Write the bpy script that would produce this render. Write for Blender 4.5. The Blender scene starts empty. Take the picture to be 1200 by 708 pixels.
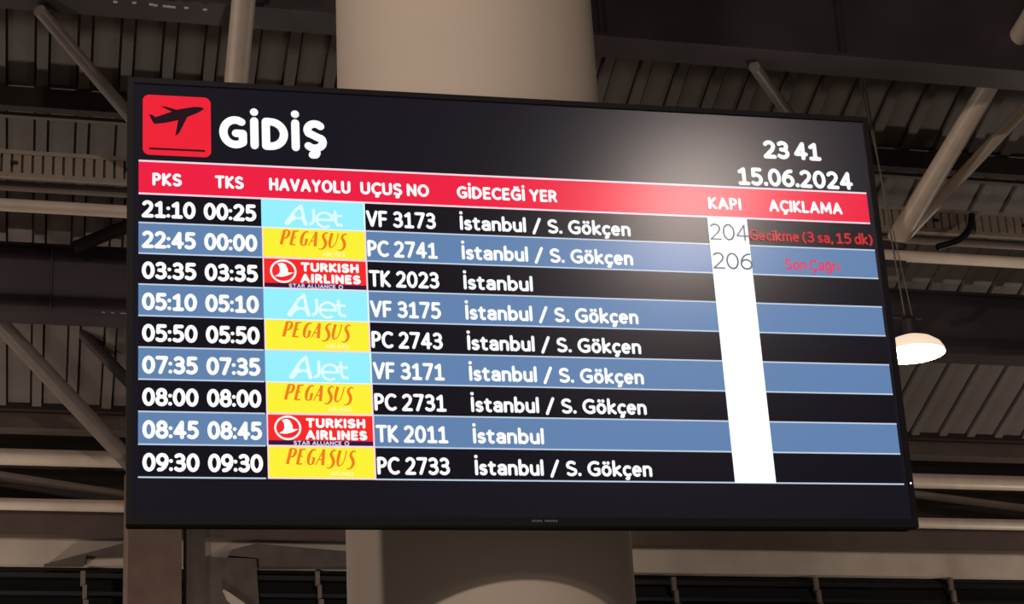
import bpy, math, random
from mathutils import Vector, Matrix
random.seed(4)
SC = bpy.context.scene
COL = SC.collection

# ------------------------------------------------------------------ camera
F = 2500.0 / 1200.0                       # focal length in image widths
AX = Vector((0.96278311, 0.04643511, 0.26625639))     # world axes in camera space (x right, y down, z forward)
AY = Vector((-0.26563863, 0.34426619, 0.90050925))
AZ = Vector((-0.04984782, -0.93772308, 0.34378864))
AX.normalize(); AZ = (AZ - AX * AZ.dot(AX)).normalized(); AY = AZ.cross(AX)
if AY.z < 0: AY.negate()
CAMLOC = Vector((0, 0, 1.6))
right = Vector((AX.x, AY.x, AZ.x)); down = Vector((AX.y, AY.y, AZ.y)); fwd = Vector((AX.z, AY.z, AZ.z))
m = Matrix((right, -down, -fwd)).transposed().to_4x4(); m.translation = CAMLOC
cd = bpy.data.cameras.new('camera'); cam = bpy.data.objects.new('camera', cd); COL.objects.link(cam)
cam.matrix_world = m; cd.sensor_width = 36; cd.lens = 36 * F; cd.clip_end = 200; SC.camera = cam

# ------------------------------------------------------------------ world, lights, exposure
SC.view_settings.view_transform = 'Standard'; SC.view_settings.look = 'None'
SC.view_settings.exposure = 0.0; SC.view_settings.gamma = 1.0
W = bpy.data.worlds.new('dim_hall'); SC.world = W; W.use_nodes = True
W.node_tree.nodes['Background'].inputs[0].default_value = (1.0, 0.86, 0.76, 1)
W.node_tree.nodes['Background'].inputs[1].default_value = 0.07

def area(name, loc, target, size, power, col=(1, .835, .755), shape='DISK'):
    l = bpy.data.lights.new(name, 'AREA'); l.shape = shape; l.size = size; l.energy = power; l.color = col
    o = bpy.data.objects.new(name, l); COL.objects.link(o); o.location = loc
    o.rotation_euler = (Vector(target) - Vector(loc)).to_track_quat('-Z', 'Y').to_euler()
    return o
def point(name, loc, power, r=.2, col=(1, .88, .78)):
    l = bpy.data.lights.new(name, 'POINT'); l.energy = power; l.shadow_soft_size = r; l.color = col
    o = bpy.data.objects.new(name, l); COL.objects.link(o); o.location = loc; return o
area('hall_lamp_front', (-2.6, -4.0, 7.8), (1.1, 4.3, 3.2), .36, 430)          # high-bay lamp behind the camera
area('hall_lamp_left', (-6.5, 1.4, 7.5), (0.8, 4.4, 3.0), .30, 200)            # another one to the left
area('hall_lamp_mirrored', (4.55, -4.6, 7.15), (1.6, 4.06, 3.45), 0.75, 42)     # the one the glossy screen reflects
for x, pw in ((-6.0, 245), (-1.6, 200), (2.8, 50), (12.4, 165)):                   # lamps of the rear row, out of sight
    point('rear_row_lamp', (x, 17.4, 3.7), pw)
area('low_fill_light', (1.5, -1.5, 0.25), (1.2, 4.3, 3.2), 2.5, 26, (1, .85, .77))     # unseen fill light added low in front to lift the pillar's shadow

# ------------------------------------------------------------------ helpers
def lin(c):
    c = c / 255.0
    return c / 12.92 if c <= .04045 else ((c + .055) / 1.055) ** 2.4
def rgb(r, g, b): return (lin(r), lin(g), lin(b), 1)

def mat(name, col, rough=.6, metal=0., noise=0., scale=8., bump=0., spec=.5):
    m = bpy.data.materials.new(name); m.use_nodes = True; nt = m.node_tree; b = nt.nodes['Principled BSDF']
    b.inputs['Roughness'].default_value = rough; b.inputs['Metallic'].default_value = metal
    b.inputs['Specular IOR Level'].default_value = spec
    b.inputs['Base Color'].default_value = col
    if noise or bump:
        tc = nt.nodes.new('ShaderNodeTexCoord'); n = nt.nodes.new('ShaderNodeTexNoise')
        n.inputs['Scale'].default_value = scale; n.inputs['Detail'].default_value = 6
        nt.links.new(tc.outputs['Object'], n.inputs['Vector'])
        if noise:
            r = nt.nodes.new('ShaderNodeValToRGB')
            r.color_ramp.elements[0].position = .3; r.color_ramp.elements[1].position = .7
            r.color_ramp.elements[0].color = tuple(c * (1 - noise) for c in col[:3]) + (1,)
            r.color_ramp.elements[1].color = tuple(min(1, c * (1 + noise)) for c in col[:3]) + (1,)
            nt.links.new(n.outputs['Fac'], r.inputs['Fac']); nt.links.new(r.outputs['Color'], b.inputs['Base Color'])
        if bump:
            bp = nt.nodes.new('ShaderNodeBump'); bp.inputs['Strength'].default_value = bump; bp.inputs['Distance'].default_value = .01
            nt.links.new(n.outputs['Fac'], bp.inputs['Height']); nt.links.new(bp.outputs['Normal'], b.inputs['Normal'])
    return m
def glow(name, col, strength=1., rough=.17):
    """a lit pixel area of the display: emits its colour under the same semi-gloss surface"""
    m = bpy.data.materials.new(name); m.use_nodes = True; b = m.node_tree.nodes['Principled BSDF']
    b.inputs['Base Color'].default_value = (.004, .004, .005, 1); b.inputs['Roughness'].default_value = rough
    b.inputs['Emission Color'].default_value = col; b.inputs['Emission Strength'].default_value = strength
    return m

class MB:
    """collects faces with materials and links them as ONE mesh object"""
    def __init__(s): s.v = []; s.f = []; s.mi = []; s.mats = []
    def face(s, pts, m):
        if m not in s.mats: s.mats.append(m)
        b = len(s.v); s.v += [tuple(p) for p in pts]; s.f.append(tuple(range(b, b + len(pts)))); s.mi.append(s.mats.index(m))
    def box(s, lo, hi, m):
        x0, y0, z0 = lo; x1, y1, z1 = hi
        P = [(x0,y0,z0),(x1,y0,z0),(x1,y1,z0),(x0,y1,z0),(x0,y0,z1),(x1,y0,z1),(x1,y1,z1),(x0,y1,z1)]
        for q in ((0,3,2,1),(4,5,6,7),(0,1,5,4),(1,2,6,5),(2,3,7,6),(3,0,4,7)): s.face([P[i] for i in q], m)
    def tube(s, a, b, r, m, n=18, r2=None, caps=True):
        a = Vector(a); b = Vector(b); d = (b - a).normalized(); r2 = r if r2 is None else r2
        u = d.orthogonal().normalized(); w = d.cross(u)
        A = [a + (u * math.cos(t) + w * math.sin(t)) * r for t in [2*math.pi*i/n for i in range(n)]]
        B = [b + (u * math.cos(t) + w * math.sin(t)) * r2 for t in [2*math.pi*i/n for i in range(n)]]
        for i in range(n): s.face([A[i], A[(i+1) % n], B[(i+1) % n], B[i]], m)
        if caps: s.face(A[::-1], m); s.face(B, m)
    def prism(s, poly, y0, y1, m):
        """poly = (x, z) outline, extruded along y"""
        n = len(poly); A = [(x, y0, z) for x, z in poly]; B = [(x, y1, z) for x, z in poly]
        s.face(A, m); s.face(B[::-1], m)
        for i in range(n): s.face([A[i], B[i], B[(i+1) % n], A[(i+1) % n]], m)
    def lathe(s, prof, c, m, n=40):
        for (r0, z0), (r1, z1) in zip(prof, prof[1:]):
            for i in range(n):
                t, t2 = 2*math.pi*i/n, 2*math.pi*(i+1)/n
                q = [(c[0]+r0*math.cos(t), c[1]+r0*math.sin(t), c[2]+z0), (c[0]+r0*math.cos(t2), c[1]+r0*math.sin(t2), c[2]+z0),
                     (c[0]+r1*math.cos(t2), c[1]+r1*math.sin(t2), c[2]+z1), (c[0]+r1*math.cos(t), c[1]+r1*math.sin(t), c[2]+z1)]
                if r0 < 1e-6: q = [q[0], q[2], q[3]]
                elif r1 < 1e-6: q = q[:3]
                s.face(q, m)
    def build(s, name, parent=None, smooth=False, merge=False, loc=None):
        me = bpy.data.meshes.new(name); me.from_pydata(s.v, [], s.f)
        for m in s.mats: me.materials.append(m)
        me.polygons.foreach_set('material_index', s.mi)
        if merge or smooth:
            import bmesh
            bm = bmesh.new(); bm.from_mesh(me); bmesh.ops.remove_doubles(bm, verts=bm.verts, dist=1e-5)
            bmesh.ops.recalc_face_normals(bm, faces=bm.faces); bm.to_mesh(me); bm.free()
        if smooth:
            me.polygons.foreach_set('use_smooth', [True] * len(me.polygons))
            try: me.set_sharp_from_angle(angle=math.radians(40))
            except Exception: pass
        me.update()
        o = bpy.data.objects.new(name, me); COL.objects.link(o)
        if parent is not None: o.parent = parent
        if loc is not None: o.location = loc
        return o
def tag(o, label=None, cat=None, group=None, kind=None):
    if label: o['label'] = label
    if cat: o['category'] = cat
    if group: o['group'] = group
    if kind: o['kind'] = kind
    return o
def empty(name, loc=(0, 0, 0)):
    o = bpy.data.objects.new(name, None); COL.objects.link(o); o.location = loc; o.empty_display_size = .1; return o

def ray(px, py):
    d = right * (px - 600) + down * (py - 354) + fwd * 2500.0
    return d / 2500.0
def at(px, py, Y):
    """measuring aid: the world point seen at a photo pixel when it stands at depth Y"""
    d = ray(px, py); return CAMLOC + d * (Y / d.y)
def zat(py, Y): return at(600, py, Y).z
def xr(Y, a=-170, b=1380): return at(a, 350, Y).x, at(b, 350, Y).x
def size(px, Y): return px * (Y / ray(600, 354).y) / 2500.0

# ------------------------------------------------------------------ materials
M_deck = mat('painted_roof_sheet', rgb(117, 107, 100), .6, .1, .10, 3)
M_rib = M_deck
M_dark = mat('dark_painted_steel', rgb(62, 56, 58), .5, .3, .15, 4)
M_girder = mat('charcoal_painted_steel', rgb(72, 64, 67), .45, .3, .2, 2.5)
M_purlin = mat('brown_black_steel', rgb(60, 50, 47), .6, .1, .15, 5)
M_tube = mat('cream_painted_tube', rgb(224, 205, 185), .38, .0, .08, 6)
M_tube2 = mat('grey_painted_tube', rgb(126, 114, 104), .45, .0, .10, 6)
M_cream = mat('cream_fascia_paint', rgb(206, 190, 173), .7, 0, .08, 4)
M_brown = mat('brown_board', rgb(92, 78, 70), .8, 0, .12, 4)  # plain brown with slight random variation
M_conc = mat('rough_concrete', rgb(124, 102, 90), .9, 0, .14, 5, .3)
M_conc2 = mat('grey_rough_concrete', rgb(98, 88, 80), .9, 0, .18, 6, .4)
M_pillar = mat('smooth_warm_plaster', rgb(186, 172, 154), .72, 0, .035, 2.2, .03)
M_tray = mat('galvanised_tray', rgb(160, 146, 128), .6, 0, .1, 10)
M_black = mat('black_plastic', rgb(16, 15, 17), .38, 0, 0)
M_bezel = mat('brushed_dark_bezel', rgb(22, 20, 21), .5, .0, 0, spec=.15)
M_shell = mat('matt_black_shell', rgb(12, 12, 12), .9, spec=.15)
M_glass = mat('dark_night_glass', rgb(10, 10, 13), .12)
M_frame = mat('dark_window_frame', rgb(23, 21, 23), .5, .2)
M_white = mat('white_glint_paint', rgb(235, 230, 225), .25, .3)
M_cable = mat('grey_steel_cable', rgb(150, 140, 130), .4, .5)
M_floor = mat('hall_floor_stone', rgb(96, 90, 84), .4, 0, .15, 2)

# ------------------------------------------------------------------ setting: floor, rear wall, roof
b = MB(); b.box((-14, -10, -.2), (24, 21, 0), M_floor); tag(b.build('floor'), kind='structure')
YW = 19.6
b = MB(); b.box((-10, YW, 0), (20, YW + .3, zat(430, YW)), M_brown); tag(b.build('wall_back'), kind='structure')

D = Vector((0.05865077, 0.94775641, -0.31355683)).normalized()      # downhill direction of the roof ribs
RN = Vector((1, 0, 0)).cross(D).normalized()
if RN.z < 0: RN.negate()
R0 = CAMLOC + ray(200, 50) * 15.4                                       # a point on the roof
def roof(px, py):
    d = ray(px, py); return CAMLOC + d * ((R0 - CAMLOC).dot(RN) / d.dot(RN))
def roofY(py): return roof(600, py).y
print('roof Y', [(y, round(roofY(y), 2), round(roof(600, y).z, 2)) for y in (0, 60, 160, 250, 310, 404, 470, 510)])
t1 = (roof(600, 499) - R0).y / D.y
ceiling = MB()
c = [R0 + Vector((x, 0, 0)) + D * t + RN * .10 for x, t in ((-9, -8), (19, -8), (19, t1), (-9, t1))]
c2 = [p + RN * .08 for p in c]
for q in ((c[0],c[1],c[2],c[3]), (c2[3],c2[2],c2[1],c2[0])): ceiling.face(q, M_dark)
for i in range(4): ceiling.face((c[i], c2[i], c2[(i+1) % 4], c[(i+1) % 4]), M_dark)
ceil_o = tag(ceiling.build('ceiling'), kind='structure')
# one ribbed sheet: pan, sloping flank, narrow rib face, flank
p = .30
prof = [(0, .03), (.184, .03), (.187, .062), (.201, .062), (.204, 0), (.282, 0), (.285, .062), (.297, .062), (.30, .03)]
t0 = -4.6
b = MB()
for (x0, h0), (x1, h1) in zip(prof, prof[1:]):
    q = [Vector((x0, 0, 0)) + RN * h0 + D * t0, Vector((x1, 0, 0)) + RN * h1 + D * t0,
         Vector((x1, 0, 0)) + RN * h1 + D * t1, Vector((x0, 0, 0)) + RN * h0 + D * t1]
    b.face(q, M_deck)
    k = [v + RN * .012 for v in q]; b.face(k[::-1], M_deck)
for x, h in (prof[0], prof[-1]):
    e = Vector((x, 0, 0)) + RN * h; b.face([e + D*t0, e + D*t1, e + D*t1 + RN*.012, e + D*t0 + RN*.012], M_deck)
sheet = b.build('roof_panel', ceil_o)
xs = R0.x - 5.7 + .055
sheet.location = (xs, R0.y, R0.z)
for i in range(1, 56):
    o = sheet.copy(); COL.objects.link(o); o.parent = ceil_o; o.location = (xs + p * i, R0.y, R0.z)

# ------------------------------------------------------------------ beams running along the hall
def beam(name, y_top, y_bot, Y, th, material, label, cat, flange=None, a=-170, bb=1380, group=None):
    x0, x1 = xr(Y, a, bb); z1 = zat(y_top, Y); z0 = zat(y_bot, Y + th)
    root = empty(name, ((x0 + x1) / 2, Y + th / 2, z0)); tag(root, label, cat, group or {'girder': 'charcoal roof girders', 'purlin': 'thin purlins under the roof sheets', 'board': 'brown boards on the rear wall'}[cat] if cat in ('girder', 'purlin', 'board') else group)
    hx = (x1 - x0) / 2; h = z1 - z0
    m = MB()
    if flange:
        m.box((-hx, -th * .32, .02), (hx, th * .32, h - .02), material); m.build('web', root)
        for zz in (0, h - .025):
            f = MB(); f.box((-hx, -th / 2, zz), (hx, th / 2, zz + .025), flange); f.build('flange', root)
    else:
        m.box((-hx, -th / 2, 0), (hx, th / 2, h), material); m.build('web', root)
    return root, hx, h
YA = roofY(59) - 1.6
ga, hxa, ha = beam('roof_girder', -75, 58, YA, .30, M_girder, 'deep charcoal roof girder running across the very top of the view', 'girder', M_girder)
YC = roofY(404) - 1.3
gc, hxc, hc = beam('roof_girder', 314, 404, YC, .26, M_girder, 'charcoal roof girder passing behind the middle of the display board and the lamp', 'girder', M_girder)
# stiffener plates and bolts painted white in place of glints on the girders
for g, hx, h, Y, th in ((ga, hxa, ha, YA, .30), (gc, hxc, hc, YC, .26)):
    n = 5
    for i in range(n):
        s = MB(); x = -hx + (i + .5) * 2 * hx / n + .3
        s.box((x - .008, -th / 2 + .005, .026), (x + .008, -th * .32, h - .026), M_girder); s.build('stiffener', g)
def bolt_glints(g, Y, th, pts, r):
    for px, py in pts:
        w = at(px, py, Y - .0); l = w - g.location
        m = MB(); m.tube((l.x - r * 1.6, -th * .32 - .012, l.z), (l.x + r * 1.6, -th * .32 - .012, l.z), r, M_white, 8); m.build('bolt_glint', g)
bolt_glints(ga, YA + .05, .30, [(135, 3), (157, 4), (177, 6), (182, 7), (193, 8), (198, 8.6), (203, 9.2), (218, 10), (240, 12)], .008)
bolt_glints(gc, YC + .04, .26, [(121, 367), (132, 367.5), (143, 368), (147, 368.3)], .008)

YB = roofY(152) - .12
beam('purlin', 143, 170, YB, .09, M_purlin, 'thin dark brown purlin under the roof sheets above the perforated tray', 'purlin', None)
YT = roofY(225) - .9
YD = roofY(500) - .02
beam('purlin', 489, 501, YD - .05, .08, M_purlin, 'brown strip standing for the shadow at the low edge of the roof sheets', 'purlin', None)  # dark strip put where the roof edge only lies in shadow
b = None
# lit flange below the thin purlin, its light put into a paler grey
beam('purlin', 171, 178, YB + .25, .05, M_tube2, 'narrow grey strip standing for the lit flange along the lower side of the thin purlin', 'purlin', None)

def pipe(name, y, w, Y, material, label, a=-170, bb=1380, dy=0):
    A = at(a, y, Y); B = at(bb, y, Y); zc = zat(y, Y); r = size(w, Y) / 2
    root_x = (A.x + B.x) / 2; hx = (B.x - A.x) / 2
    m = MB(); m.tube((-hx, 0, dy), (hx, 0, -dy), r, material, 20)
    o = m.build(name, smooth=True, loc=(root_x, Y, zc)); tag(o, label, 'pipe', 'level steel pipes behind the board'); return o
YP = YT - .25
pipe('steel_pipe', 274, 14.5, YP, M_tube, 'cream steel pipe running level just above the middle charcoal girder')
pipe('steel_pipe', 253, 11, YT + .2, M_tube2, 'slimmer grey pipe directly under the perforated cable tray')

# perforated cable tray: two rails, back plate and upright slats
x0, x1 = xr(YT); zt = zat(214, YT); zb = zat(243, YT)
tray = empty('cable_tray', ((x0 + x1) / 2, YT, zb)); tag(tray, 'long perforated beige cable tray hung under the roof', 'cable tray')
hx = (x1 - x0) / 2; h = zt - zb
for z0_, z1_ in ((0, h * .14), (h * .84, h)):
    m = MB(); m.box((-hx, -.02, z0_), (hx, .05, z1_), M_tray); m.build('rail', tray)
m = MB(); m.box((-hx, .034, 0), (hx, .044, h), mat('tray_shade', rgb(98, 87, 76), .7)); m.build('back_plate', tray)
sl = MB(); sl.box((-.027, -.012, h * .14), (.027, .03, h * .84), M_tray); s0 = sl.build('slat', tray)
n = int(2 * hx / .072); s0.location.x = -hx + .04
for i in range(1, n):
    o = s0.copy(); COL.objects.link(o); o.parent = tray; o.location.x = -hx + .04 + i * .072
for i in range(0, 14):
    m = MB(); x = -hx + 1 + i * .8; m.box((x, -.03, h * .45), (x + .05, -.012, h * .56), M_black); m.build('clip', tray)

# rear services below the roof edge
YR = YD + .25
beam('gutter', 502, 526, YD + .02, .2, M_brown, 'wide grey-brown box gutter below the eaves shadow strip', 'gutter', None)
beam('recessed_board', 522, 552, YD + .75, .1, M_purlin, 'dark brown recessed board behind the upper cream pipe', 'board', None)  # plain dark brown board set back behind the pipe
pipe('steel_pipe', 551, 18, YR, M_tube, 'thick cream pipe just under the grey-brown gutter')
beam('recessed_board', 559, 600, YD + .8, .1, M_purlin, 'dark brown recessed board between the two lower cream pipes', 'board', None)
pipe('steel_pipe', 603, 13, YR, M_tube, 'lowest cream pipe resting along the brown wall band')
beam('wall_band', 606, 640, YR + .1, .12, M_brown, 'flat brown band between the lowest pipe and the cream fascia', 'board', None)
x0, x1 = xr(YR + .3)
YF = YR + .25
m = MB(); m.box((x0, YF, zat(669, YF)), (x1, YF + .15, zat(638, YF)), M_cream); tag(m.build('trim_1'), kind='structure')

def tube2(name, pa, Ya, pb, Yb, w, material, label, w2=None, cat='brace'):
    A = at(*pa, Ya); B = at(*pb, Yb)
    r = size(w, Ya) / 2; r2 = size(w2 or w, Yb) / 2
    m = MB(); m.tube((0, 0, 0), B - A, r, material, 20, r2)
    o = m.build(name, smooth=True, loc=A); tag(o, label, cat, 'truss tubes under the roof'); return o
tube2('brace_tube', (-40, 553), YR + .1, (150, 580), YR + .1, 13, M_tube2, 'grey brace tube sloping between the two lower pipes left of the board', 8)
tube2('brace_tube', (1060, 578), YR + .1, (1260, 604), YR + .1, 10, M_tube2, 'grey brace tube sloping between the two lower pipes right of the board')
# truss diagonals, then two dark tubes in place of shadows
tube2('brace_tube', (46, 12), YA + .2, (215, 210), YT - .3, 15, M_tube2, 'grey diagonal truss tube at the upper left corner of the board')
tube2('brace_tube', (292, -70), YA - .6, (266, 210), YT - .8, 29, M_tube, 'thick upright tan truss tube rising above the red plane symbol', 27)
tube2('brace_tube', (884, 78), YA + .2, (960, 185), YT - .3, 15, M_tube2, 'short grey diagonal tube showing above the clock on the board')
tube2('brace_tube', (1232, -22), YA - .4, (1052, 280), YP, 25, M_tube, 'thick cream truss diagonal right of the board', 27)
tube2('brace_tube', (1262, 62), YA + .4, (1060, 277), YP + .1, 16, M_tube, 'thinner truss diagonal beside the thick cream one on the right')
tube2('brace_tube', (-20, 358), YC + .2, (153, 543), YR - .3, 19, M_tube2, 'long grey diagonal tube descending at the lower left of the board')
tube2('brace_tube', (70, 362), roofY(430) - .3, (200, 500), roofY(480) - .2, 13, M_purlin, 'dark diagonal tube standing for a shadow on the roof sheets left of the board')  # diagonal shadow across the sheets, shaped as a dark tube
tube2('brace_tube', (165, 258), YC - .22, (86, 291), YC - .12, 15, M_purlin, 'short dark tube standing for a diagonal shadow above the middle girder left of the board')  # second roof shadow, likewise shaped as a dark tube
# truss node at the right
A = at(1052, 286, YP)
node = empty('truss_node', A); tag(node, 'steel truss joint where the diagonals meet the cream pipe right of the board', 'joint')
m = MB(); m.lathe([(0, -.06), (.05, -.05), (.07, -.02), (.07, .02), (.05, .05), (0, .06)], (0, 0, 0), M_dark, 24); m.build('hub', node, smooth=True)
m = MB(); m.box((-.13, -.012, -.2), (.05, .012, .02), M_dark); m.build('gusset', node)
# black hose hanging from the tray on the right
cu = bpy.data.curves.new('cable', 'CURVE'); cu.dimensions = '3D'; cu.bevel_depth = .028; cu.bevel_resolution = 3
sp = cu.splines.new('BEZIER'); pts = [at(1139, 252, YT - .12), at(1136, 268, YT - .14), at(1122, 282, YT - .14), at(1098, 290, YT - .1)]
sp.bezier_points.add(len(pts) - 1)
for bp_, q in zip(sp.bezier_points, pts): bp_.co = q; bp_.handle_left_type = bp_.handle_right_type = 'AUTO'
cu.materials.append(M_black); o = bpy.data.objects.new('cable', cu); COL.objects.link(o)
dg = bpy.context.evaluated_depsgraph_get(); me = bpy.data.meshes.new_from_object(o.evaluated_get(dg)); bpy.data.objects.remove(o)
o = bpy.data.objects.new('black_cable', me); COL.objects.link(o); tag(o, 'black cable bending down from the perforated tray on the right', 'cable')

# ------------------------------------------------------------------ windows under the fascia
YG = YF + .12
win = MB(); x0, x1 = xr(YG); win.box((x0, YG, zat(800, YG)), (x1, YG + .03, zat(664, YG)), M_glass)
wo = tag(win.build('window_1'), kind='structure')
for y, w in ((682, 5), (702, 4), (740, 5)):
    m = MB(); z = zat(y, YG); hh = size(w, YG) / 2; m.box((x0, YG - .05, z - hh), (x1, YG - .002, z + hh), M_frame); m.build('window_rail', wo)
for px in (97, 372, 790, 957, 1115, 1270):
    m = MB(); A = at(px, 684 if px < 500 else 690, YG - .08)
    m.box((A.x - .02, A.y - .02, A.z - .02), (A.x + .02, A.y + .02, A.z + .11), M_tube2)
    m.box((A.x, A.y - .02, A.z - .14), (A.x + .035, A.y + .02, A.z - .015), M_tube2)
    m.box((A.x + .005, A.y - .03, A.z - .26), (A.x + .05, A.y + .03, A.z - .15), M_tube2); m.build('hanger', wo)

# ------------------------------------------------------------------ concrete pieces at the lower left
YK = YR - .55
c0 = at(150, 650, YK); c1 = at(213, 650, YK); zt = zat(556, YK)
m = MB(); m.box((c0.x, YK, 0), (c1.x, YK + .4, zt), M_conc)
tag(m.build('concrete_column', merge=True), 'square brown concrete column below the left end of the board', 'column')
c0 = at(214, 650, YK + .25); c1 = at(240, 650, YK + .25)
m = MB(); m.box((c0.x + .03, YK + .22, 0), (c1.x, YK + .44, zt), M_conc2)
tag(m.build('concrete_pier'), 'narrow dark grey concrete pier beside the brown column', 'column')
Y3 = YF - .12
pl = [at(238, 652, Y3), at(300, 655, Y3), at(307, 760, Y3), at(238, 760, Y3)]
m = MB(); m.prism([(q.x, q.z) for q in pl][::-1], Y3, YF - .005, M_conc2)
tag(m.build('concrete_pier'), 'wide grey concrete wall piece right of the narrow dark pier', 'column')
pl = [at(300, 637, Y3), at(406, 646, Y3), at(430, 664, Y3), at(304, 664, Y3), at(303, 654, Y3), at(268, 651, Y3), at(272, 644, Y3)]  # shaded stretch of the fascia, shaped as a grey slab in front
m = MB(); m.prism([(q.x, q.z) for q in pl][::-1], Y3, YF - .005, M_conc2)
tag(m.build('fascia_shade'), 'flat grey slab standing for the shaded stretch of the fascia left of the pillar', 'shade')
Y4 = Y3 - .06
pl = [at(262, 691, Y4), at(268, 694, Y4), at(300, 716, Y4), at(282, 716, Y4), at(267, 702, Y4)]  # small pale slanted piece set on the grey wall piece
m = MB(); m.prism([(q.x, q.z) for q in pl][::-1], Y4, Y3 - .005, M_cream)
tag(m.build('sliver'), 'small pale slanted sliver on the grey wall piece', 'sliver')
pl = [at(52, 661, Y3), at(147, 636, Y3), at(147, 650, Y3), at(101, 651, Y3), at(99, 661, Y3)]  # shadow wedge on the fascia, cut as a grey piece
m = MB(); m.prism([(q.x, q.z) for q in pl][::-1], Y3, YF - .005, M_conc2)
tag(m.build('shadow_wedge'), 'grey wedge standing for the shadow on the cream fascia left of the brown column', 'shadow wedge')

# ------------------------------------------------------------------ round pillar behind the board
ra, rb = ray(399, 354), ray(720, 354)
az1, az2 = math.atan2(ra.x, ra.y), math.atan2(rb.x, rb.y); azc, hw = (az1 + az2) / 2, (az2 - az1) / 2
YFRONT = 4.07 + .12
PR = YFRONT * math.sin(hw) / (math.cos(azc) - math.sin(hw)); dd_ = (YFRONT + PR) / math.cos(azc)
PC = Vector((dd_ * math.sin(azc), dd_ * math.cos(azc), 0)); print('pillar', PC, PR)
m = MB(); seg = 96
prof = [(PR + .002, 0), (PR + .002, 2.0), (PR, 3.2), (PR - .012, 5.0), (PR - .03, 9.4)]
m.lathe(prof, (0, 0, 0), M_pillar, seg)
po = m.build('round_pillar', smooth=True, loc=PC); tag(po, 'thick round beige plastered pillar standing right behind the display board', 'pillar')

# ------------------------------------------------------------------ high-bay lamp
YL = 13.2
LC = at(1070, 415, YL)
lamp = empty('high_bay_lamp', LC); tag(lamp, 'lit white bowl-shaped high-bay lamp hanging right of the board', 'lamp')
M_bowl = bpy.data.materials.new('frosted_bowl'); M_bowl.use_nodes = True
bs = M_bowl.node_tree.nodes['Principled BSDF']; bs.inputs['Base Color'].default_value = (.9, .84, .76, 1); bs.inputs['Roughness'].default_value = .5
bs.inputs['Emission Color'].default_value = rgb(255, 226, 196); bs.inputs['Emission Strength'].default_value = .8
M_bulb = glow('lamp_disc', (1, .93, .82, 1), 9.0)
m = MB(); m.lathe([(.232, 0), (.230, .022), (.205, .065), (.15, .105), (.085, .13), (.05, .138)], (0, 0, 0), M_bowl, 48); m.build('bowl', lamp, smooth=True)
m = MB(); m.lathe([(0, .006), (.205, .006), (.215, .02)], (0, 0, 0), M_bulb, 48); m.build('diffuser', lamp, smooth=True)
m = MB(); m.lathe([(0, .30), (.05, .26), (.055, .15), (.085, .128)], (0, 0, 0), M_dark, 32); m.build('housing', lamp, smooth=True)
top = Vector((-.10, .1, R0.z + (LC.y - R0.y) * D.z / D.y - LC.z + .02))
m = MB(); m.tube((-.03, 0, .29), top, .006, M_cable, 8); m.build('cable', lamp)
m = MB(); m.tube((.03, 0, .29), top + Vector((-.06, 0, .03)), .004, M_cable, 8); m.build('cable', lamp)
m = MB(); m.box((-.13, -.02, .27), (.11, .02, .29), M_dark); m.build('crossbar', lamp)
point('high_bay_light', LC + Vector((0, 0, -.25)), 65, .12)

# ------------------------------------------------------------------ the departures display
TU = Vector((0.99959, -0.02740, 0.00817)).normalized(); TVv = Vector((-0.00915, 0.00068, 0.99996)); TVv = (TVv - TU * TVv.dot(TU)).normalized()
TN = TU.cross(TVv)                                   # points towards the viewer (-Y)
TW, TH = 1.670, .9645
T0 = Vector((0.39452763, 4.08595099, 2.0221719 + 1.6))
board = empty('departure_board'); tag(board, 'large black flat-screen departures board mounted on the round pillar', 'display board')
# local frame: x = right, y = away from the viewer, z = up; origin at the lower middle of the board
org = T0 + TU * TW / 2 - TVv * TH
board.matrix_world = Matrix((TU, -TN, TVv)).transposed().to_4x4(); board.location = org
bpy.context.view_layer.update()
def L(u, v, d=0): return (u - TW / 2, -d, v + TH)       # (u right, v up) from the upper left corner, d = towards the viewer

m = MB()
BZ = .012
def frame(m, o_, i_, d0, d1, mt):
    (a, b_, c_, e), (a2, b2, c2_, e2) = o_, i_
    O = [(a, e), (c_, e), (c_, b_), (a, b_)]; I = [(a2, e2), (c2_, e2), (c2_, b2), (a2, b2)]
    for k in range(4):
        p0, p1, q0, q1 = O[k], O[(k+1) % 4], I[k], I[(k+1) % 4]
        m.face([L(*p0, d1), L(*p1, d1), L(*q1, d1), L(*q0, d1)], mt)
        m.face([L(*p0, d0), L(*p1, d0), L(*p1, d1), L(*p0, d1)], mt)
        m.face([L(*q0, d1), L(*q1, d1), L(*q1, d0), L(*q0, d0)], mt)
frame(m, (0, -TH, TW, 0), (BZ, -TH + .018, TW - BZ, -BZ), -.02, .004, M_bezel); m.build('bezel', board)
m = MB(); m.box((-TW/2 + .004, .018, .004), (TW/2 - .004, .05, TH - .004), M_shell)
m.box((-TW/2 + .25, .05, .18), (TW/2 - .25, .085, TH - .2), M_shell); m.build('back_shell', board)
m = MB(); m.box((-.03, .085, .3), (.11, .125, .62), M_dark)
m.box((-.34, .085, .34), (.34, .10, .40), M_dark); m.box((-.34, .085, .52), (.34, .10, .58), M_dark); m.build('wall_bracket', board)
M_led = glow('led', (1, 1, 1, 1), 1.6)
m = MB(); m.lathe([(0, .0012), (.0016, .0010), (.0022, 0)], (0, 0, 0), M_led, 12); o = m.build('status_light', board)
o.rotation_euler = (math.pi / 2, 0, 0); o.location = L(TW - .0065, -.8674, .0042)
M_badge = mat('grey_badge', rgb(112, 106, 112), .4, .3)
m = MB(); bx = .8163
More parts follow.
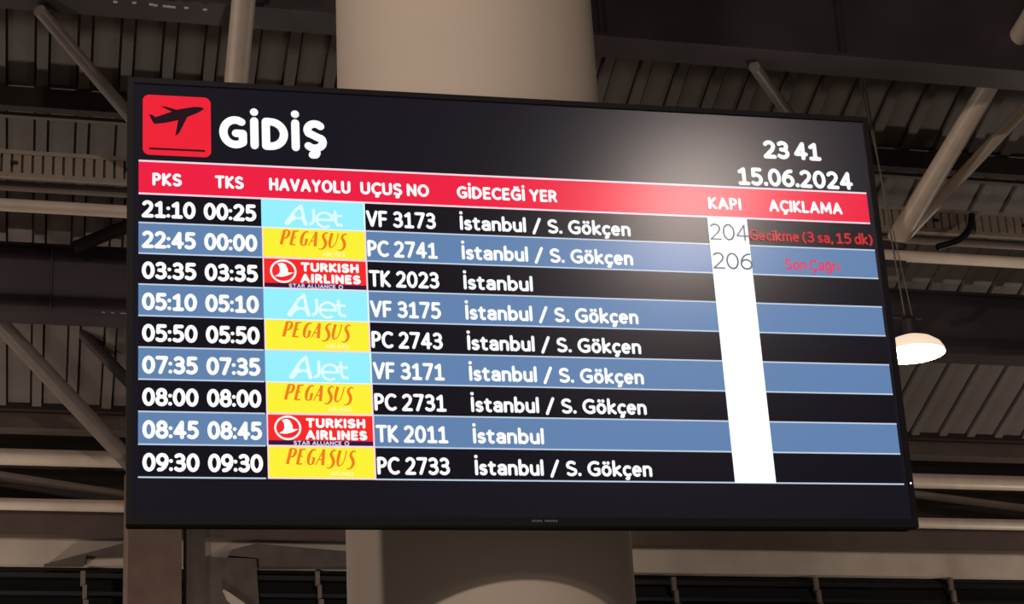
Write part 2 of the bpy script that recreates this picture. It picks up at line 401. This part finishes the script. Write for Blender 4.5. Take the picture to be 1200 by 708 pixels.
for w_, gap in ((.004, .0015), (.003, .0015), (.005, .0015), (.004, .006), (.004, .0015), (.005, .0015), (.003, .0015), (.005, .0015), (.004, 0)):
    m.face([L(bx, -.9565, .0046), L(bx + w_, -.9565, .0046), L(bx + w_, -.9525, .0046), L(bx, -.9525, .0046)], M_badge); bx += w_ + gap
m.build('badge', board)

M_panel = glow('panel_idle', rgb(15, 13, 24), 1.0, .17)
m = MB(); m.face([L(BZ, -TH + .018), L(TW - BZ, -TH + .018), L(TW - BZ, -BZ), L(BZ, -BZ)], M_panel)
for a_, b2_ in (((BZ, -TH + .018), (TW - BZ, -TH + .018)), ((BZ, -BZ), (TW - BZ, -BZ))):
    m.face([L(*a_, 0), L(*b2_, 0), L(*b2_, -.015), L(*a_, -.015)], M_panel)
screen = m.build('screen', board)

G_red = glow('display_red', rgb(238, 26, 64)); G_logo = glow('display_logo_red', rgb(238, 30, 52)); G_ink = glow('display_ink', rgb(30, 8, 22))
G_row = glow('display_black', rgb(10, 7, 20)); G_blue = glow('display_blue', rgb(97, 130, 174)); G_white = glow('display_white', rgb(250, 252, 255), 1.05)
G_line = glow('display_line', rgb(190, 206, 224)); G_pale = glow('display_pale_pink', rgb(250, 214, 226)); G_kapi = glow('display_gate_white', rgb(244, 250, 255), 1.15)
G_num = glow('display_gate_number', rgb(84, 98, 110)); G_warn = glow('display_warning_red', rgb(196, 44, 48)); G_warn2 = glow('display_call_red', rgb(214, 70, 104))
G_cyan = glow('display_cyan', rgb(150, 240, 255)); G_cyan2 = glow('display_pale_cyan', rgb(226, 255, 255), 1.02); G_yel = glow('display_yellow', rgb(252, 242, 52)); G_or = glow('display_orange', rgb(242, 124, 28))
G_tk = glow('display_carrier_red', rgb(246, 40, 36)); G_navy = glow('display_navy', rgb(44, 18, 60)); G_faint = glow('display_faint', rgb(250, 246, 170)); G_lav = glow('display_lavender', rgb(206, 202, 236))

def rect(m, u0, v0, u1, v1, d, mt): m.face([L(u0, v0, d), L(u1, v0, d), L(u1, v1, d), L(u0, v1, d)], mt)
def part(name, fn, label=None):
    m = MB(); fn(m); o = m.build(name, screen)
    if label: o['label'] = label
    return o

# ---- stroke lettering ------------------------------------------------------
def E(cx, cy, rx, ry, a0=0, a1=360, n=None):
    n = n or max(5, int(abs(a1 - a0) / 14))
    return [(cx + rx * math.cos(math.radians(a0 + (a1 - a0) * i / n)), cy + ry * math.sin(math.radians(a0 + (a1 - a0) * i / n))) for i in range(n + 1)]
def flip(st, w): return [[(w - x, 1 - y) for x, y in s] for s in st]
SIX = [E(.26, .31, .26, .31), [(.46, .99), (.30, .96), (.14, .82), (.03, .60), (.0, .33)]]
P_ = [[(0, 0), (0, 1)] , [(0, 1)] + E(.17, .73, .27, .27, 90, -90) + [(0, .46)]]
S_ = [E(.26, .745, .24, .255, 40, 215) + [(.12, .58), (.38, .43)] + E(.245, .255, .265, .255, 35, -140)]
CED = lambda x: [[(x, -.04), (x, -.13), (x + .05, -.18), (x + .02, -.26), (x - .08, -.27)]]
BR = lambda x, y: [E(x, y + .13, .12, .11, 200, 340)]
X = .68
GL = {
 '0': (.54, [E(.27, .5, .27, .5)]), '1': (.50, [[(.04, .80), (.27, .98), (.27, 0)], [(.03, 0), (.50, 0)]]),
 '2': (.52, [E(.245, .735, .24, .265, 150, -30) + [(.40, .48), (.0, 0), (.52, 0)]]),
 '3': (.50, [E(.22, .76, .23, .24, 140, -75) + [(.14, .53)], [(.14, .53)] + E(.22, .265, .27, .265, 82, -140)]),
 '4': (.56, [[(.40, 0), (.40, 1), (.0, .28), (.56, .28)]]),
 '5': (.50, [[(.46, 1), (.08, 1), (.06, .56)] + E(.20, .31, .29, .31, 105, -130)]),
 '6': (.52, SIX), '9': (.52, flip(SIX, .52)), '7': (.52, [[(0, 1), (.52, 1), (.17, 0)]]),
 '8': (.53, [E(.265, .76, .215, .24), E(.265, .27, .265, .27)]),
 ':': (.0, [[(0, .05)], [(0, .60)]]), '.': (.0, [[(0, .03)]]), ',': (.04, [[(.04, .03), (.0, -.15)]]),
 '/': (.40, [[(0, -.14), (.40, 1.08)]]), '(': (.2, [E(.42, .42, .42, .66, 125, 235)]), ')': (.2, [E(-.22, .42, .42, .66, 55, -55)]),
 'A': (.64, [[(0, 0), (.32, 1), (.64, 0)], [(.11, .32), (.53, .32)]]), 'C': (.56, [E(.37, .5, .37, .5, 55, 305)]),
 'D': (.58, [[(0, 0), (0, 1)] + E(.14, .5, .44, .5, 90, -90) + [(0, 0)]]), 'E': (.40, [[(.40, 1), (0, 1), (0, 0), (.42, 0)], [(0, .52), (.36, .52)]]),
 'F': (.40, [[(.40, 1), (0, 1), (0, 0)], [(0, .50), (.36, .50)]]),
 'G': (.62, [E(.38, .5, .38, .5, 58, 290) + [(.62, .10), (.62, .46), (.40, .46)]]), 'H': (.54, [[(0, 0), (0, 1)], [(.54, 0), (.54, 1)], [(0, .52), (.54, .52)]]),
 'I': (.0, [[(0, 0), (0, 1)]]), 'K': (.48, [[(0, 0), (0, 1)], [(.46, 1), (.03, .50), (.49, 0)]]), 'L': (.38, [[(0, 1), (0, 0), (.38, 0)]]),
 'M': (.78, [[(0, 0), (.04, 1), (.39, .18), (.74, 1), (.78, 0)]]), 'N': (.56, [[(0, 0), (0, 1), (.56, 0), (.56, 1)]]), 'O': (.70, [E(.35, .5, .35, .5)]),
 'P': (.44, P_), 'R': (.48, P_ + [[(.18, .46), (.30, .40), (.48, 0)]]), 'S': (.50, S_), 'T': (.56, [[(0, 1), (.56, 1)], [(.28, 1), (.28, 0)]]),
 'U': (.56, [[(0, 1), (0, .29)] + E(.28, .29, .28, .29, 180, 360) + [(.56, 1)]]), 'V': (.60, [[(0, 1), (.30, 0), (.60, 1)]]), 'Y': (.56, [[(0, 1), (.28, .46), (.56, 1)], [(.28, .46), (.28, 0)]]),
 'a': (.40, [E(.20, .50, .20, .19, 150, 0) + [(.40, 0)], [(.40, .40)] + E(.19, .19, .19, .19, 80, 360) ]),
 'b': (.44, [[(0, 0), (0, 1.08)], E(.22, X/2, .22, X/2)]), 'c': (.34, [E(.23, X/2, .23, X/2, 55, 305)]), 'd': (.44, [[(.44, 0), (.44, 1.08)], E(.22, X/2, .22, X/2)]),
 'e': (.42, [[(.02, .36), (.42, .36)] + E(.21, X/2, .21, X/2, 4, 305)]), 'g': (.44, [E(.22, X/2 + .02, .22, X/2 - .02), [(.44, X), (.44, -.06)] + E(.22, -.08, .22, .17, 0, -150)]),
 'i': (.0, [[(0, 0), (0, X)], [(0, .98)]]), 'k': (.38, [[(0, 0), (0, 1.08)], [(.36, X), (.03, .38), (.39, 0)]]), 'l': (.0, [[(0, 0), (0, 1.08)]]),
 'm': (.70, [[(0, 0), (0, X)], [(0, .42)] + E(.175, .47, .175, .21, 180, 0) + [(.35, 0)], [(.35, .42)] + E(.525, .47, .175, .21, 180, 0) + [(.70, 0)]]),
 'n': (.40, [[(0, 0), (0, X)], [(0, .42)] + E(.20, .45, .20, .23, 180, 0) + [(.40, 0)]]), 'o': (.44, [E(.22, X/2, .22, X/2)]),
 'r': (.24, [[(0, 0), (0, X)], [(0, .40)] + E(.22, .42, .22, .25, 180, 80)]),
 's': (.32, [E(.165, .50, .15, .175, 40, 215) + [(.09, .40), (.24, .29)] + E(.155, .18, .165, .18, 35, -140)]),
 't': (.28, [[(.08, .88), (.08, .16)] + E(.22, .16, .14, .16, 180, 290), [(-.04, X), (.27, X)]]), 'u': (.40, [[(0, X), (0, .24)] + E(.20, .24, .20, .24, 180, 360), [(.40, 0), (.40, X)]]),
}
GL['Ç'] = (.56, GL['C'][1] + CED(.36)); GL['Ş'] = (.50, GL['S'][1] + CED(.25)); GL['Ğ'] = (.62, GL['G'][1] + BR(.36, 1.13)); GL['İ'] = (.0, GL['I'][1] + [[(0, 1.36)]])
GL['ç'] = (.34, GL['c'][1] + CED(.22)); GL['ğ'] = (.44, GL['g'][1] + BR(.22, .80)); GL['ı'] = (.0, [[(0, 0), (0, X)]]); GL['ö'] = (.44, GL['o'][1] + [[(.10, .96)], [(.34, .96)]])

def stroke(m, pts, w, f, mt, dotw=1.15, d=0.):
    """pts in glyph space, f maps them to (u, v); round caps and joins"""
    if len(pts) == 1:
        u, v = f(*pts[0]); r = w * dotw / 2
        m.face([L(u + r * math.cos(t), v + r * math.sin(t), d) for t in [2*math.pi*i/12 for i in range(12)]], mt); return
    q = [f(*p) for p in pts]; r = w / 2
    for a, b_ in zip(q, q[1:]):
        dx, dy = b_[0] - a[0], b_[1] - a[1]; l = math.hypot(dx, dy)
        if l < 1e-7: continue
        nx, ny = -dy / l * r, dx / l * r
        m.face([L(a[0] - nx, a[1] - ny, d), L(b_[0] - nx, b_[1] - ny, d), L(b_[0] + nx, b_[1] + ny, d), L(a[0] + nx, a[1] + ny, d)], mt)
    for a in q:
        m.face([L(a[0] + r * math.cos(t), a[1] + r * math.sin(t), d) for t in [2*math.pi*i/10 for i in range(10)]], mt)
def write(m, s, u0, u1, v, cap, sw, mt, d, gap=.30, space=.36, slant=0., dotw=1.15):
    """letters from u0 to u1 (ink edges), baseline v, cap height cap, stroke width sw (metres)"""
    pos = []; x = 0.
    for i, ch in enumerate(s):
        if ch == ' ': x += space; continue
        pos.append((ch, x)); x += GL[ch][0] + gap * (1.12 if ch == ':' else 1)
    tot = pos[-1][1] + GL[pos[-1][0]][0]
    sx = (u1 - u0 - sw) / tot; sy = cap - sw
    for ch, x in pos:
        for st in GL[ch][1]:
            stroke(m, st, sw, lambda a, b_, x=x: (u0 + sw / 2 + (x + a) * sx + b_ * sy * slant, v + sw / 2 + b_ * sy), mt, dotw, d)
def text(name, *a, **k):
    m = MB(); write(m, *a, **k); return m.build(name, screen)
d1, d2, d3 = .0006, .0012, .0018

# ---- header ---------------------------------------------------------------
def rounded(u0, v0, u1, v1, r, d):
    pts = []
    for cx, cy, a in ((u1 - r, v1 - r, 0), (u0 + r, v1 - r, 90), (u0 + r, v0 + r, 180), (u1 - r, v0 + r, 270)):
        pts += [L(cx + r * math.cos(math.radians(a + t)), cy + r * math.sin(math.radians(a + t)), d) for t in range(0, 91, 15)]
    return pts
def logo(m):
    m.face(rounded(.0307, -.1752, .1724, -.0372, .014, d1), G_logo)
    tp = [(.0437, -.0844), (.0487, -.0826), (.0572, -.0887), (.0924, -.0732), (.1001, -.0692), (.1355, -.0607), (.1500, -.0600), (.1582, -.0628)]
    bt_ = [(.0455, -.0880), (.0505, -.0990), (.0550, -.1045), (.0765, -.1010), (.1000, -.0945), (.1217, -.0856), (.1440, -.0745), (.1560, -.0665)]
    for k in range(7): m.face([L(*bt_[k], d2), L(*bt_[k + 1], d2), L(*tp[k + 1], d2), L(*tp[k], d2)], G_ink)
    m.face([L(*q, d2 + .0001) for q in ((.1235, -.084), (.1057, -.1234), (.0976, -.1299), (.1045, -.0905), (.107, -.086))], G_ink)
    m.face([L(*q, d2 + .0001) for q in ((.0676, -.0635), (.0775, -.063), (.1025, -.0695), (.0915, -.0745))], G_ink)
    rect(m, .0438, -.1632, .1596, -.1588, d2, G_ink)
part('departure_symbol', logo, 'rounded red square with a black climbing aeroplane over a line')
text('title_text', 'GİDİŞ', .1896, .4173, -.1515, .0745, .0175, G_white, d1, gap=.37, dotw=1.02)
text('clock_text', '23 41', 1.4075, 1.5466, -.1150, .0450, .0098, G_white, d1, gap=.26, space=.22)
text('date_text', '15.06.2024', 1.3399, 1.6158, -.1830, .0440, .0090, G_white, d1, gap=.26)
RT, RB = -.1915, -.2610
def red(m):
    rect(m, .0225, RB, 1.6460, RT, d1, G_red); rect(m, .0225, RT, 1.6460, RT + .0042, d1, G_pale); rect(m, .0225, RB - .0042, 1.6460, RB, d1, G_pale)
part('heading_bar', red, 'red heading bar edged with pale lines')
for s, a, b_ in (('PKS', .0505, .1109), ('TKS', .1793, .2394), ('HAVAYOLU', .2926, .4652), ('UÇUŞ NO', .4864, .6351), ('GİDECEĞİ YER', .6959, .9184), ('KAPI', 1.2647, 1.3417), ('AÇIKLAMA', 1.4073, 1.5821)):
    text('heading_text', s, a, b_, -.2445, .0290, .0062, G_white, d2, gap=.31, space=.30)

# ---- rows -----------------------------------------------------------------
PITCH = .0676; V0 = -.2605
rows = [('21:10', '00:25', 'A', 'VF 3173', 'İstanbul / S. Gökçen'), ('22:45', '00:00', 'P', 'PC 2741', 'İstanbul / S. Gökçen'),
        ('03:35', '03:35', 'T', 'TK 2023', 'İstanbul'), ('05:10', '05:10', 'A', 'VF 3175', 'İstanbul / S. Gökçen'),
        ('05:50', '05:50', 'P', 'PC 2743', 'İstanbul / S. Gökçen'), ('07:35', '07:35', 'A', 'VF 3171', 'İstanbul / S. Gökçen'),
        ('08:00', '08:00', 'P', 'PC 2731', 'İstanbul / S. Gökçen'), ('08:45', '08:45', 'T', 'TK 2011', 'İstanbul'),
        ('09:30', '09:30', 'P', 'PC 2733', 'İstanbul / S. Gökçen')]
for i in range(9):
    t = V0 - i * PITCH; bt = t - PITCH; off = i * .0005
    mt = G_blue if i % 2 else G_row
    part('row_band', lambda m: rect(m, .0225, bt, 1.6490, t - (.0042 if i == 0 else 0), d1, mt), 'blue row band' if i % 2 else 'black row band')
    part('row_line', lambda m: (rect(m, .0225, bt - .0016, .2745, bt + .0016, d2, G_line), rect(m, .4945, bt - .0016, 1.6490, bt + .0016, d2, G_line)))
    a, b_, air, fl, dest = rows[i]
    base = bt + .0115
    text('time_text', a, .0285 + off * .6, .1390 + off, base, .0385, .0080, G_white, d2, gap=.25, dotw=1.0)
    text('time_text', b_, .1555 + off, .2650 + off, base, .0385, .0080, G_white, d2, gap=.25, dotw=1.0)
    text('flight_number_text', fl, .4962 + off, .6470 + off, base - .0015, .0375, .0068, G_white, d2, gap=.25, space=.33)
    text('destination_text', dest, .6990 + off, (1.0790 if len(dest) > 10 else .8500) + off, base - .001, .0335, .0066, G_white, d2, gap=.25, space=.33)

# ---- gate column ----------------------------------------------------------
part('gate_column', lambda m: m.face([L(1.2640, V0 - 9 * PITCH, d3), L(1.3560, V0 - 9 * PITCH, d3), L(1.3510, V0 - .0045, d3), L(1.2588, V0 - .0045, d3)], G_kapi), 'bright white gate column')
text('gate_number_text', '204', 1.2610, 1.3515, -.3185, .0395, .0042, G_num, d3 + .0006, gap=.16)
text('gate_number_text', '206', 1.2615, 1.3540, -.3865, .0395, .0042, G_num, d3 + .0006, gap=.16)
text('remark_text', 'Gecikme (3 sa, 15 dk)', 1.3520, 1.6460, -.3160, .0265, .0046, G_warn, d3 + .0006, gap=.24, space=.20)
text('remark_text', 'Son Çağrı', 1.4301, 1.5588, -.3825, .0275, .0048, G_warn2, d2, gap=.24, space=.22)

# ---- airline logo tiles -----------------------------------------------------
C0, C1 = .2750, .4920
def thick(m, pts, ws, mt, d):
    """pen stroke whose width varies along its length"""
    n = len(pts); Lf = []; Rt = []
    for k in range(n):
        a = pts[max(0, k - 1)]; b_ = pts[min(n - 1, k + 1)]
        dx, dy = b_[0] - a[0], b_[1] - a[1]; l = math.hypot(dx, dy) or 1; r = ws[k] / 2
        Lf.append((pts[k][0] - dy / l * r, pts[k][1] + dx / l * r)); Rt.append((pts[k][0] + dy / l * r, pts[k][1] - dx / l * r))
    for k in range(n - 1): m.face([L(*Rt[k], d), L(*Rt[k+1], d), L(*Lf[k+1], d), L(*Lf[k], d)], mt)
def smooth(pts, k=5):
    out = []; n = len(pts)
    for i in range(n - 1):
        p0, p1, p2, p3 = pts[max(0, i-1)], pts[i], pts[i+1], pts[min(n-1, i+2)]
        for j in range(k):
            t = j / k
            out.append(tuple(.5 * (2*p1[c] + (p2[c]-p0[c])*t + (2*p0[c]-5*p1[c]+4*p2[c]-p3[c])*t*t + (3*p1[c]-p0[c]-3*p2[c]+p3[c])*t**3) for c in range(len(p1))))
    out.append(pts[-1]); return out
# narrow italic capitals: strokes as (x, y, width); x in cap heights
PEG = {
 'P': [[(.05, 1, .16), (.05, 0, .16)], [(.0, .98, .06), (.22, 1.0, .07), (.42, .90, .13), (.44, .70, .15), (.34, .50, .10), (.10, .44, .05)]],
 'E': [[(.05, 1, .15), (.05, 0, .15)], [(.05, .98, .07), (.40, .98, .08)], [(.05, .53, .06), (.32, .53, .07)], [(.02, .03, .07), (.42, .03, .08)]],
 'G': [[(.50, .92, .05), (.36, .99, .07), (.16, .88, .12), (.06, .55, .16), (.12, .16, .13), (.30, .02, .07), (.48, .08, .06)], [(.48, .45, .14), (.48, .04, .12)], [(.36, .46, .06), (.56, .46, .06)]],
 'A': [[(.0, .02, .05), (.34, 1.0, .06)], [(.34, 1.02, .16), (.54, .0, .16)], [(.13, .36, .06), (.46, .36, .06)]],
 'S': [[(.44, .92, .05), (.30, 1.0, .07), (.12, .88, .11), (.12, .68, .15), (.30, .48, .17), (.44, .22, .16), (.40, -.02, .12), (.22, -.16, .07), (-.02, -.12, .04)]],
 'U': [[(.04, 1, .15), (.03, .40, .15), (.12, .08, .12), (.26, .02, .07), (.42, .12, .05), (.52, .40, .05), (.54, 1, .06)]],
}
def tile(m, t, bt, air, off):
    u0, u1 = C0 + off, C1 + off; lw = .0026
    W_ = u1 - u0; H = t - bt
    rect(m, u0, bt - .001, u1 + .0025, t + .001, d2, G_pale if air != 'A' else G_cyan2)
    a, b_ = u0 + lw, u1 - lw * .4; lo, hi = bt + lw * .8, t - lw * .8
    N = lambda x, y: (u0 + x * W_, t - y * H)                       # x to the right, y down inside the tile
    if air == 'A':
        rect(m, a - lw, lo - lw * .5, b_, hi + lw * .5, d3, G_cyan)
        dd = d3 + .0005; sw = .0062
        I = lambda x, y: (x, y)
        stroke(m, [N(.235, .84), N(.33, .36), N(.385, .20), N(.425, .84)], sw, I, G_cyan2, d=dd)
        stroke(m, [N(.25, .84), N(.31, .60)], sw * 1.5, I, G_cyan2, d=dd); stroke(m, [N(.40, .60), N(.425, .84)], sw * 1.3, I, G_cyan2, d=dd)
        stroke(m, [N(.27, .74), N(.36, .62), N(.375, .66)], sw * .7, I, G_cyan2, d=dd)
        stroke(m, [N(.505, .34), N(.507, .66), N(.497, .78), N(.468, .83)], sw, I, G_cyan2, d=dd)
        r = .0165; cx, cy = N(.61, .665)
        stroke(m, [(cx - r, cy)] + [(cx + r * math.cos(math.radians(x)), cy + r * math.sin(math.radians(x))) for x in range(0, 320, 20)], sw * .85, I, G_cyan2, d=dd)
        stroke(m, [N(.715, .36), N(.72, .74), N(.74, .83), N(.775, .84)], sw, I, G_cyan2, d=dd)
        stroke(m, [N(.69, .50), N(.775, .51)], sw * .8, I, G_cyan2, d=dd)
    elif air == 'P':
        rect(m, a, lo, b_, hi, d3, G_yel)
        dd = d3 + .0005; cap = .0325; bu, bv = u0 + .175 * W_, t - .56 * H
        xs_ = dict(zip(range(7), (.0, .092, .180, .268, .375, .460, .560)))
        for k, ch in enumerate('PEGASUS'):
            for st in PEG[ch]:
                st2 = smooth(st) if len(st) > 2 else st
                sc_ = .82
                pts = [(bu + xs_[k] * W_ + (x * sc_ + y * .26) * cap, bv + y * cap - .0035 * (k / 6)) for x, y, w in st2]
                thick(m, pts, [w * cap * 1.2 for x, y, w in st2], G_or, dd)
        write(m, 'AIRLINES', u0 + .58 * W_, u0 + .80 * W_, t - .90 * H, .0088, .0016, G_faint, dd)
    else:
        rect(m, a, lo, b_, hi, d3, G_tk); rect(m, a, lo, b_, t - .83 * H, d3 + .0003, G_navy)
        dd = d3 + .0006; cx, cy = N(.195, .44); r = .0255; I = lambda x, y: (x, y)
        stroke(m, [(cx + r * math.cos(math.radians(x)), cy + r * .93 * math.sin(math.radians(x))) for x in range(0, 361, 15)], .0040, I, G_white, d=dd)
        bird = [(-.70, .48), (-.40, .28), (-.26, .02), (-.30, -.40), (-.46, -.66), (-.05, -.78), (.20, -.62), (.36, -.25), (.40, .10), (.86, .10), (.40, .36), (-.10, .52)]
        m.face([L(cx + x * r, cy - y * r * .95, dd) for x, y in bird][::-1], G_white)
        write(m, 'TURKISH', u0 + .365 * W_, u0 + .925 * W_, t - .43 * H, .0205, .0056, G_white, dd, gap=.34)
        write(m, 'AIRLINES', u0 + .360 * W_, u0 + .940 * W_, t - .80 * H, .0205, .0056, G_white, dd, gap=.36)
        write(m, 'STAR ALLIANCE', u0 + .245 * W_, u0 + .695 * W_, t - .965 * H, .0085, .0020, G_lav, dd, gap=.30)
        qx, qy = N(.745, .905); stroke(m, [(qx + .0040 * math.cos(math.radians(x)), qy + .0040 * math.sin(math.radians(x))) for x in range(0, 361, 45)], .0022, I, G_lav, d=dd)
names = {'A': 'cyan airline tile with pale rounded lettering', 'P': 'yellow airline tile with orange italic capitals', 'T': 'red airline tile with a white bird in a ring'}
for i in range(9):
    t = V0 - i * PITCH - (.0042 if i == 0 else 0)
    part('airline_tile', lambda m: tile(m, t, V0 - (i + 1) * PITCH, rows[i][2], i * .0004), names[rows[i][2]])
